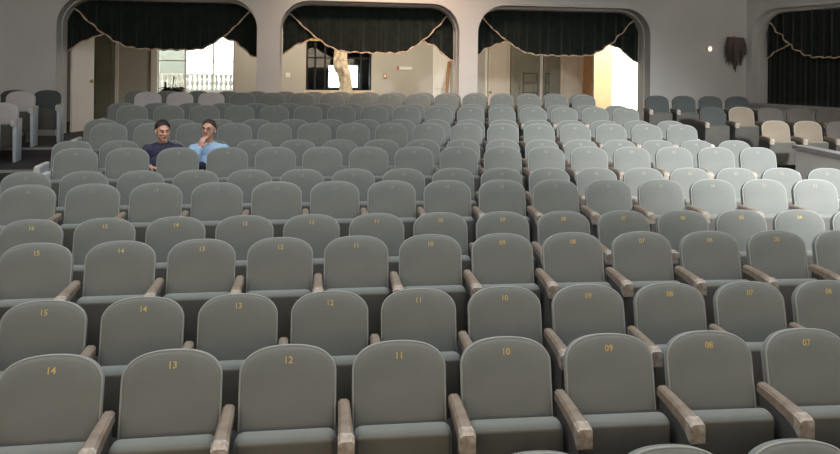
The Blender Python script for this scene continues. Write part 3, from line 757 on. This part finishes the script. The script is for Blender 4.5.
    for i, (s_, el, wr) in enumerate(arms): g.limb(s_, .066, el, .056); g.limb(el, .056, el.lerp(wr, hands['sleeve'][i]), .043)
    o = remeshed('shirt', g, shirt, .008, 3, root)
    g = G()
    for q in (-1, 1):
        base = NB+Vector((0, .012, .012))
        pts = [base+Vector((q*.068*math.sin(t), .066*math.cos(t)-.004, .012-.028*(1-math.cos(t))/2)) for t in [PI*j/10 for j in range(11)]]
        g.tube(pts, .013, 8)
    g.obj('collar', shirt, o, True)
    g = G(); legs(g, .014); g.ellipsoid((0, -.30, .575), (.19, .135, .10), 16, 10); remeshed('trousers', g, M['trouser'], .010, 3, root)
    for an in ank:
        g = G(); g.limb(an+Vector((0, .01, -.055)), .042, an+Vector((0, -.15, -.063)), .034, 12)
        for v in g.v: v.z = max(v.z, an.z-.098)
        g.obj('shoe', M['shoe'], root, True)
    # hair: cap over crown, sides and nape, leaving the face
    g = G()
    rows = []
    for j in range(13):
        row = []
        for i in range(40):
            q = 2*PI*i/40; front = (1+math.cos(q-PI*1.5))/2                     # 1 at the face
            lim = 1.74-.80*front**2.6+(.12*math.sin(q)**2 if front < .5 else 0)
            t = lim*j/12
            tuft = .004*math.sin(9*q+j)+.003*math.sin(23*q)
            r = 1.0+.05*(1-(j/12)**3)-(.03 if j == 12 else 0)
            row.append(H((.0815*r+tuft)*math.sin(t)*math.cos(q), .012+(.0985*r+tuft)*math.sin(t)*math.sin(q), .030+(.0905*r+tuft+.006)*math.cos(t)))
        rows.append(row)
    b = g.grid(rows, closed=True)
    g.obj('hair', hairm, root, True)
    for q in (-1, 1):
        g = G(); g.ellipsoid(H(q*.031, -.0905, .002), (.0125, .0072, .0048), 10, 8, HR); e_ = g.obj('eye', M['eye'], root, True)
        g = G(); g.ellipsoid(H(q*.031, -.0975, .002), (.0060, .003, .0046), 8, 6, HR); g.obj('iris', M['iris'], e_, True)
        g = G(); g.tube([H(q*.014, -.099, .021), H(q*.032, -.100, .027), H(q*.050, -.088, .021)], .0045, 6); g.obj('eyebrow', hairm, root, True)
    g = G(); g.tube([H(-.024, -.093, -.056), H(-.010, -.1015, -.0535), H(0, -.102, -.055), H(.010, -.1015, -.0535), H(.024, -.093, -.056)], lambda t: .003+.0035*math.sin(PI*t), 6); g.obj('lips', M['lips'], root, True)
    if glasses:
        gl = G()
        for q in (-1, 1):
            gl.tube([H(q*.033+.026*math.cos(t), -.108+.004*abs(math.cos(t)), .001+.018*math.sin(t)) for t in [2*PI*k/20 for k in range(20)]], .0032, 6, closed=True)
            gl.tube([H(q*.059, -.104, .006), H(q*.080, -.04, .008), H(q*.082, .015, .006), H(q*.078, .03, -.012)], .0028, 6)
        gl.tube([H(-.008, -.108, .006), H(0, -.112, .008), H(.008, -.108, .006)], .0028, 6)
        sp = gl.obj('spectacles', M['specs'], root, True)
        for q in (-1, 1):
            l = G(); c = [H(q*.033+.025*math.cos(t), -.108, .001+.017*math.sin(t)) for t in [2*PI*k/20 for k in range(20)]]
            l.v += c+[p+HR@Vector((0, .001, 0)) for p in c]; l.f += [tuple(range(20)), tuple(range(39, 19, -1))]+[(k, (k+1) % 20, 20+(k+1) % 20, 20+k) for k in range(20)]
            l.obj('lens', M['lens'], sp)
    return root
person(*PERSON[-8], 'dark-haired man in a navy shirt sitting beside the man in light blue', M['navy'], M['hair'], .42, .02,
       dict(arms=[((-.232, -.27, .785), (-.10, -.47, .665)), ((.232, -.27, .785), (.09, -.48, .65))], dirs=[((.8, -.35, -.05), (0, -.1, -1), -1), ((-.8, -.35, -.05), (0, -.1, -1), 1)], sleeve=[.82, .82]))
person(*PERSON[-7], 'man in glasses and a light blue shirt sitting with one hand raised to his chin', M['blue'], M['hair2'], -.22, -.14,
       dict(arms=[((-.165, -.44, .68), (-.085, -.385, .895)), ((.235, -.26, .785), (.12, -.46, .665))], dirs=[((.25, .05, 1), (.5, .8, 0), -1), ((-.7, -.4, -.1), (0, -.1, -1), 1)], sleeve=[.88, .85]), glasses=True, cross=True, hs=1.03, hz=1.102)

# ------------------------------------------------------------------ light
w = bpy.data.worlds.new('World'); sc.world = w; w.use_nodes = True
bg = w.node_tree.nodes['Background']; bg.inputs['Color'].default_value = (1.0, .97, .92, 1); bg.inputs['Strength'].default_value = 8.0
def area(name, loc, target, size, power, col, spread=180):
    l = bpy.data.lights.new(name, 'AREA'); l.shape = 'RECTANGLE'; l.size, l.size_y = size; l.energy = power; l.color = col; l.spread = math.radians(spread)
    o = bpy.data.objects.new(name, l); o.location = loc; o.rotation_euler = (Vector(target)-Vector(loc)).to_track_quat('-Z', 'Y').to_euler(); COL.objects.link(o); return o
area('overhead_fill', (-.5, 4.6, 6.1), (-.5, 4.6, 0), (12, 8), 715, (.90, .955, 1.0))  # unseen panel added for soft cool light from above
area('front_warm_fill', (-1, -3.6, 3.0), (0, 8, .3), (8, 1.2), 215, (1.0, .79, .55))  # unseen warm fill added from the front, browning the lower seat parts
area('pier_fill', (-.3, 12.6, 5.9), (-.4, 15.7, 2.6), (2.5, .5), 72, (1.0, .72, .56), 84)  # unseen warm fill added to brighten the piers between the arches
area('vestibule_fill', (-1.1, 17.05, 4.1), (-1.0, 18.0, 1.5), (6.4, .6), 185, (1.0, .87, .69))  # unseen fill added to brighten the space behind the arches
l = bpy.data.lights.new('low_sun', 'SUN'); l.energy = 5.0; l.angle = math.radians(2); l.color = (1.0, .74, .56)
o = bpy.data.objects.new('low_sun', l); o.location = (-12, 26, 6); o.rotation_euler = Vector((5.5, -3.5, -.75)).to_track_quat('-Z', 'Y').to_euler(); COL.objects.link(o)
l = bpy.data.lights.new('side_window_sun', 'SPOT'); l.energy = 9000; l.spot_size = math.radians(47); l.spot_blend = 1.0; l.shadow_soft_size = .5; l.color = (.97, .99, 1.0)
o = bpy.data.objects.new('side_window_sun', l); o.location = (7.0, 1.6, 5.4); o.rotation_euler = (Vector((4.6, 9.2, 1.2))-o.location).to_track_quat('-Z', 'Y').to_euler(); COL.objects.link(o)
# ------------------------------------------------------------------ camera
cam = bpy.data.cameras.new('Camera'); co = bpy.data.objects.new('Camera', cam); COL.objects.link(co)
cam.sensor_fit = 'HORIZONTAL'; cam.sensor_width = 36; cam.lens = 36*F/840
cam.shift_y = (YH-227)/840; cam.clip_start = .05; cam.clip_end = 200
R = Vector((math.cos(YAW), -math.sin(YAW), 0)); Fw = Vector((math.sin(YAW), math.cos(YAW), 0)); U = Vector((0, 0, 1))
rt = R*math.cos(ROLL)+U*math.sin(ROLL); upv = -R*math.sin(ROLL)+U*math.cos(ROLL); bk = -Fw
co.matrix_world = Matrix(((rt.x, upv.x, bk.x, 0), (rt.y, upv.y, bk.y, 0), (rt.z, upv.z, bk.z, EYE), (0, 0, 0, 1)))
sc.camera = co
sc.view_settings.view_transform = 'Standard'; sc.view_settings.look = 'None'; sc.view_settings.gamma = 1; sc.view_settings.use_curve_mapping = False
sc.view_settings.exposure = 0.0
sc.cycles.use_denoising = True
sc.cycles.max_bounces = 8; sc.cycles.diffuse_bounces = 4
